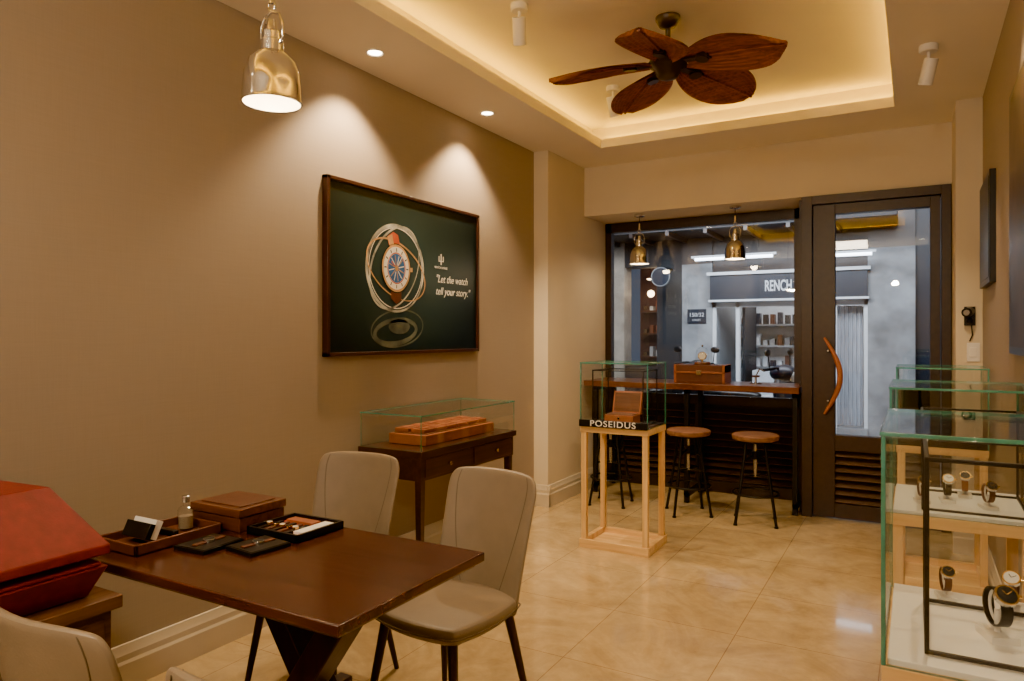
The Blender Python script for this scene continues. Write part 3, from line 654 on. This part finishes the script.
# ---------------------------------------------------------------- outside
M['street']=pbr('asphalt',(.12,.12,.125),.8,var=.2,scale=12,bump=.2)
M['stone']=pbr('stone_grey',(.27,.28,.29),.5,var=.4,scale=3,bump=.05)
M['marble']=pbr('marble_beige',(.45,.38,.3),.4,var=.3,scale=4)
M['navy']=pbr('sign_navy',(.010,.016,.03),.4,var=.1)
M['shopw']=pbr('shop_white',(.74,.76,.78),.5,var=.05)
M['greyd']=pbr('facade_dark',(.018,.019,.022),.6,var=.3,scale=4)
M['curtain']=pbr('curtain_grey',(.40,.42,.46),.8,var=.3,scale=20,stretch=(6,1,.2))
M['warmE']=emis('shop_glow_warm',(1,.7,.4),24); M['coolE']=emis('shop_glow_cool',(.95,.95,.95),60)
b=B('street_ground'); b.box(-7,4,6.5,15,-.12,-.02,'street'); b.done()
Y=11
fac=empty('opposite_building')
b=B('facade')
b.box(-7,-4.46,Y,Y+.3,-.02,6,'greyd'); b.box(-4.46,-4.14,Y-.05,Y+.3,-.02,6,'marble'); b.box(-4.14,-3.60,Y,Y+.3,2.5,6,'greyd'); b.box(-4.14,-3.60,Y,Y+.3,-.02,.9,'greyd')
b.box(-3.60,-3.18,Y,Y+.3,-.02,6,'greyd'); b.box(-3.18,-2.71,Y-.04,Y+.3,-.02,2.5,'stone'); b.box(-3.18,-2.71,Y-.04,Y+.3,2.5,6,'dark')
b.box(-2.71,-.57,Y,Y+.3,2.36,6,'dark'); b.box(-.57,-.0,Y-.1,Y+.3,-.02,2.6,'stone'); b.box(-.57,-.0,Y-.1,Y+.3,2.6,6,'dark'); b.box(.0,1.6,Y,Y+.3,-.02,6,'navy'); b.box(1.6,4,Y,Y+.3,-.02,6,'stone')
b.box(-7,-.2,Y-1.0,Y,2.9,3.0,'greyd'); 
for k in range(12): b.box(-7+k*.55,-6.95+k*.55,Y-1.0,Y,2.84,2.9,'dark')
b.done(fac)
b=B('shop_front')
b.box(-2.71,-.57,Y-.18,Y+.02,1.93,2.30,'navy'); b.box(-2.75,-.53,Y-.22,Y+.02,2.30,2.345,'shopw'); b.box(-2.73,-.55,Y-.2,Y+.02,1.90,1.93,'shopw')
for x in(-2.71,-2.36,-1.50,-1.02,-.62): b.box(x,x+.055,Y-.02,Y+.06,-.02,1.9,'shopw')
b.box(-2.71,-1.45,Y-.02,Y+.06,.0,.45,'shopw'); b.box(-2.71,-1.45,Y-.02,Y+.06,.45,.5,'shopw'); b.box(-2.71,-.57,Y-.02,Y+.06,1.82,1.9,'shopw')
b.box(-2.7,-1.45,Y+.01,Y+.016,.5,1.82,'winglass')
b.box(-2.71,-.57,Y+1.6,Y+1.7,0,2.4,'shopw'); b.box(-2.8,-2.71,Y+.1,Y+1.7,0,2.4,'shopw'); b.box(-.57,-.48,Y+.1,Y+1.7,0,2.4,'shopw'); b.box(-2.71,-.57,Y+.06,Y+1.7,-.02,0,'stone'); b.box(-2.71,-.57,Y+.06,Y+1.7,2.36,2.4,'shopw')
for z in(.5,.85,1.2,1.55):
    b.box(-2.6,-1.5,Y+1.2,Y+1.6,z,z+.03,'stone')
    for k in range(9): 
        x=-2.55+k*.115; h=.08+.12*random.random(); b.box(x,x+.07,Y+1.3,Y+1.45,z+.03,z+.03+h,random.choice(['shopw','greyd','brownl','stone','navy']))
b.box(-2.2,-1.6,Y+.4,Y+.8,0,.85,'shopw'); b.box(-2.33,-2.29,Y+.3,Y+1.2,0,2.3,'greyd'); b.box(-1.42,-1.02,Y+.5,Y+.55,0,1.85,'greyd')
for k in range(14):
    x=-1.0+k*.026; b.cyl((x,Y+.25+.015*(k%2),.1),(x,Y+.25+.015*(k%2),1.82),.016,.016,'curtain',8)
b.box(-2.4,-.8,Y+.7,Y+.8,2.33,2.36,'coolE')
b.box(-.96,-.57,Y-.15,Y+.06,-.02,.10,'stone')
b.done(fac)
text('shop_sign_lettering','RENCH',.22,(-1.915,Y-.19,2.11),(math.radians(90),0,0),'shopw',fac,ext=.005,align='LEFT',space=1.0,offset=.004,sx=.52)
b=B('neighbour_shop_interior'); b.box(-4.3,-3.5,Y+1.2,Y+1.3,.6,2.6,'brownl'); b.box(-4.14,-3.6,Y+.01,Y+.016,.9,2.5,'winglass')
for z in(1.0,1.4,1.8): 
    b.box(-4.2,-3.5,Y+.9,Y+1.2,z,z+.03,'boxwood')
    for k in range(6): b.box(-4.15+k*.11,-4.09+k*.11,Y+.95,Y+1.1,z+.03,z+.1+.1*random.random(),random.choice(['whitep','tan','brass']))
b.box(-4.0,-3.7,Y+.7,Y+.8,2.35,2.37,'warmE'); b.sph((-3.9,Y+.6,2.1),.06,'warmE'); b.sph((-3.72,Y+.8,1.95),.05,'warmE'); b.done(fac)
nb=B('house_number_sign'); nb.box(-3.09,-2.80,Y-.06,Y-.04,1.58,1.80,'navy'); nb.done(fac)
text('house_number','150/32',.085,(-2.945,Y-.065,1.71),(math.radians(90),0,0),'shopw',fac,ext=.002); text('house_number_small','STREET',.04,(-2.945,Y-.065,1.63),(math.radians(90),0,0),'shopw',fac,ext=.002)
b=B('street_tube_light'); b.cyl((-2.85,Y-.5,2.52),(-1.75,Y-.5,2.52),.02,.02,'tube',12); b.box(-2.9,-1.7,Y-.53,Y-.47,2.54,2.57,'shopw'); b.box(-2.4,-2.37,Y-.5,Y-.05,2.57,2.6,'dark'); b.done(fac)
b=B('street_tube_light_small'); b.cyl((-1.0,Y-.5,2.48),(-.5,Y-.5,2.48),.02,.02,'tube',12); b.box(-1.05,-.45,Y-.53,Y-.47,2.50,2.53,'shopw'); b.box(-.8,-.77,Y-.5,Y,2.53,2.56,'dark'); b.done(fac)
b=B('round_blade_sign'); b.cyl((-3.35,Y-.6,2.28),(-3.35,Y-.56,2.28),.15,.15,'navy',32); b.torus((-3.35,Y-.6,2.28),.14,.008,'stone',Matrix.Rotation(math.pi/2,4,'X')); b.box(-3.36,-3.34,Y-.6,Y,2.42,2.45,'black'); b.done(fac)
area('street_fill_light',(-1.8,8.0,3.4),(math.radians(50),0,0),4,1.0,480,(.84,.91,1))  # unseen area light added above the street to brighten the opposite facade
def scooter(name,loc,rz,body):
    b=B(name)
    for x in(-.60,.60):
        b.torus((x,0,.25),.20,.05,'black',Matrix.Rotation(math.pi/2,4,'X'),28,10); b.cyl((x,-.03,.25),(x,.03,.25),.12,.12,'steel',20)
    b.tube([(.60,.05,.25),(.50,.04,.62),(.40,0,.98)],.02,'steel'); b.tube([(.60,-.05,.25),(.50,-.04,.62),(.40,0,.98)],.02,'steel')
    b.sph((.60,0,.42),.22,body,1.1,.42,.45); b.sph((.42,0,.72),.30,body,.42,.62,.95,mt=Matrix.Rotation(-.25,4,'Y')); b.sph((.38,0,1.0),.15,body,1,.9,.65); b.sph((.49,0,.98),.07,'paper',.7,1.1,1)
    b.tube([(.30,-.32,1.04),(.36,-.15,1.06),(.38,0,1.04),(.36,.15,1.06),(.30,.32,1.04)],.016,'black')
    for y in(-.25,.25): b.tube([(.34,y,1.05),(.33,y*1.1,1.2)],.006,'black'); b.sph((.33,y*1.15,1.23),.055,'black',.35,1.2,.75)
    b.sph((-.35,0,.55),.40,body,1.1,.42,.5); b.sph((-.25,0,.74),.38,'black',1.0,.36,.18); b.box(-.1,.42,-.12,.12,.26,.33,body); b.sph((-.2,0,.35),.22,'greyd',1.4,.5,.6)
    b.sph((-.76,0,.66),.07,'red',.6,1.2,.7); b.tube([(-.2,-.14,.28),(-.75,-.16,.34)],[.025,.045],'steel'); b.tube([(-.05,0,.3),(-.05,.2,.0)],.012,'black')
    b.done(loc=loc,rot=(0,0,rz))
scooter('motor_scooter',(-1.62,8.3,-.02),math.radians(-15),'navy'); scooter('motor_scooter.001',(-2.6,8.9,-.02),math.radians(70),'greyd')
# ---------------------------------------------------------------- world, camera
w=bpy.data.worlds.new('World'); S.world=w; w.use_nodes=True
w.node_tree.nodes['Background'].inputs[0].default_value=(.30,.42,.62,1); w.node_tree.nodes['Background'].inputs[1].default_value=.35
cam=bpy.data.cameras.new('Camera'); cam.lens=24.86; cam.sensor_width=36; cam.shift_y=-.0054; cam.clip_start=.05
co=bpy.data.objects.new('Camera',cam); C.objects.link(co); co.location=(0,0,1.4); co.rotation_euler=(math.radians(90),0,math.radians(29.7)); S.camera=co
